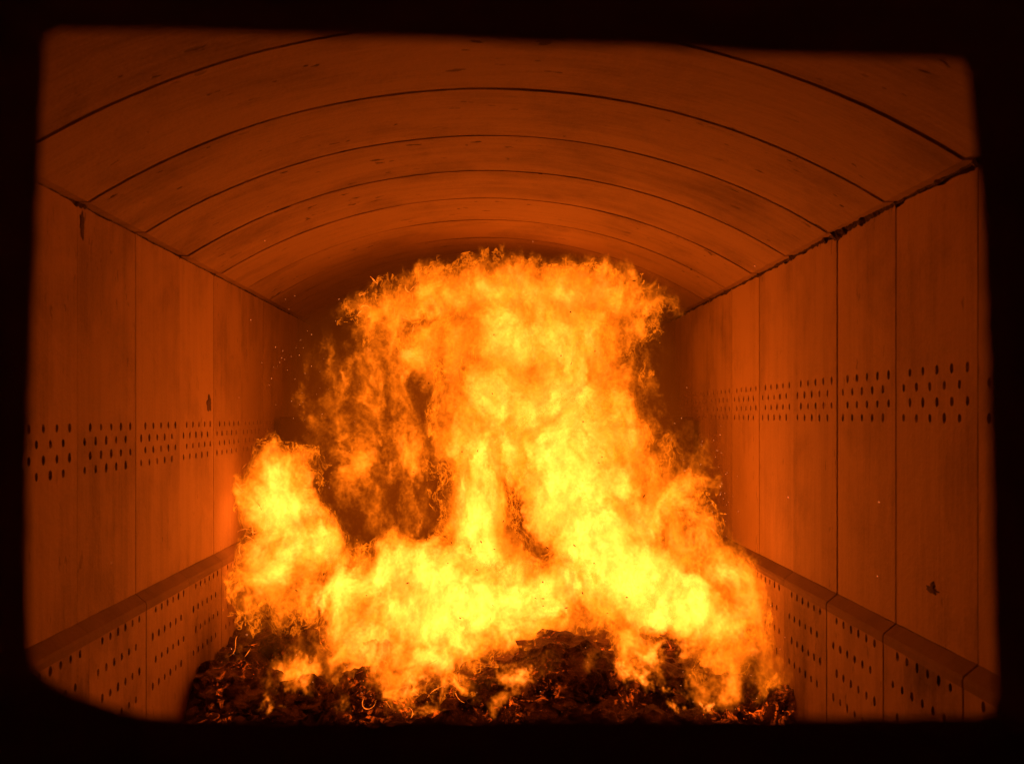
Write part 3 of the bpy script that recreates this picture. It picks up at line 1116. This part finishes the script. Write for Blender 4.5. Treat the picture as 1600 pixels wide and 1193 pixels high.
def lick_mat():
    m, nt = new_mat('flame_lick')
    m.cycles.emission_sampling = 'NONE'
    g = G(nt)
    pos = N(nt, 'ShaderNodeNewGeometry').outputs['Position']
    n = g.ss(g.noise(pos, 9.0, 2.0), 0.35, 0.65, 0.10, 1.0)
    lw = N(nt, 'ShaderNodeLayerWeight')
    lw.inputs['Blend'].default_value = 0.35
    e = N(nt, 'ShaderNodeEmission')
    e.inputs['Color'].default_value = (1.0, 0.15, 0.008, 1)
    e.inputs['Strength'].default_value = 2.2
    t = N(nt, 'ShaderNodeBsdfTransparent')
    mx = N(nt, 'ShaderNodeMixShader')
    f = g.m('MULTIPLY', g.m('SUBTRACT', 1.0, lw.outputs['Facing']), n, clamp=True)
    nt.links.new(f, mx.inputs[0])
    nt.links.new(t.outputs[0], mx.inputs[1])
    nt.links.new(e.outputs[0], mx.inputs[2])
    o = N(nt, 'ShaderNodeOutputMaterial')
    nt.links.new(mx.outputs[0], o.inputs['Surface'])
    return m


def licks():
    """thin rolled threads of flame that follow curling paths"""
    V, Fs = [], []
    r = random.Random(21)
    seeds = []
    for k in range(30):
        seeds.append((r.uniform(560, 740), r.uniform(1035, 1105), r.uniform(6.3, 6.6), r.uniform(.05, .20), .0026))
    for k in range(2):
        seeds.append((r.uniform(350, 400), r.uniform(940, 1030), r.uniform(6.7, 6.9), r.uniform(.12, .30), .0022))
    for k in range(7):
        seeds.append((r.gauss(1110, 35), r.gauss(830, 30), r.uniform(7.0, 7.3), r.uniform(.06, .16), .0035))
    for k in range(12):
        seeds.append((r.uniform(550, 680), r.uniform(440, 510), 8.4, r.uniform(.06, .14), .004))
    for k in range(16):
        seeds.append((r.uniform(375, 400), r.uniform(720, 880), 7.2, r.uniform(.05, .12), .0032))
    for (px, py, y, L, rad) in seeds:
        p = at(px, py, y)
        a = r.uniform(0, 6.28)
        curl = r.choice((-1, 1)) * r.uniform(0, 10)
        d = Vector((math.cos(a), r.uniform(-.3, .3), math.sin(a) * .8))
        n = 26
        pts = []
        for i in range(n + 1):
            pts.append(p.copy())
            q = mnoise.noise(Vector((p.x * 7, p.z * 7, px)))
            a += (curl + q * 55) * L / n
            d = Vector((math.cos(a), 0.25 * math.sin(a * 1.7), math.sin(a)))
            p = p + d * (L / n)
        b0 = len(V)
        for i, q in enumerate(pts):
            t = i / n
            rr = rad * (math.sin(math.pi * min(1, t * 1.02)) ** .6) * (0.35 + 2.2 * abs(mnoise.noise(q * 22))) + 2e-4
            tg = (pts[min(i + 1, n)] - pts[max(i - 1, 0)]).normalized()
            u = tg.orthogonal().normalized()
            w_ = tg.cross(u)
            for j in range(6):
                an = j * math.pi / 3
                V.append(q + u * math.cos(an) * rr + w_ * math.sin(an) * rr)
        for i in range(n):
            for j in range(6):
                k2 = (j + 1) % 6
                Fs.append([b0 + i * 6 + j, b0 + i * 6 + k2, b0 + (i + 1) * 6 + k2, b0 + (i + 1) * 6 + j])
    o = from_data('flame_threads', V, Fs, lick_mat(), smooth=True)
    tag(o, 'thin curling threads of flame along the edges of the fire', kind='stuff')


licks()

# ------------------------------------------------------------------ faint gas glow added round the fire to brighten the far walls
def added_glow_mat():
    m, nt = new_mat('added_glow')
    g = G(nt)
    at_ = N(nt, 'ShaderNodeAttribute', attribute_name='density')
    e = N(nt, 'ShaderNodeEmission')
    e.inputs['Color'].default_value = (1, 0.125, 0.001, 1)
    nt.links.new(g.m('MULTIPLY', at_.outputs['Fac'], 0.062), e.inputs['Strength'])
    o = N(nt, 'ShaderNodeOutputMaterial')
    nt.links.new(e.outputs[0], o.inputs['Volume'])
    return m


def added_glow_field(nt, g, pos):
    wv = g.v('SCALE', g.v('SUBTRACT', g.noise(pos, 1.3, 2.0, 0.5, color=True), (0.5, 0.5, 0.5)), s=0.9)
    d = g.v('LENGTH', g.v('MULTIPLY', g.v('SUBTRACT', g.v('ADD', pos, wv), (0.05, 7.5, EYE - 0.35)), (1 / 2.6, 1 / 1.9, 1 / 1.9)))
    return g.ss(d, 0.35, 1.0, 1.0, 0.0)


gas = node_object('added_glow', added_glow_mat(), lambda nt, g, pos: cube_node(
    nt, added_glow_field(nt, g, pos), (-1.98, 5.4, 0.0), (1.98, 9.3, 3.58), 0.09, 0.09))
tag(gas, 'faint orange glow added round the flames to brighten the walls', kind='stuff')
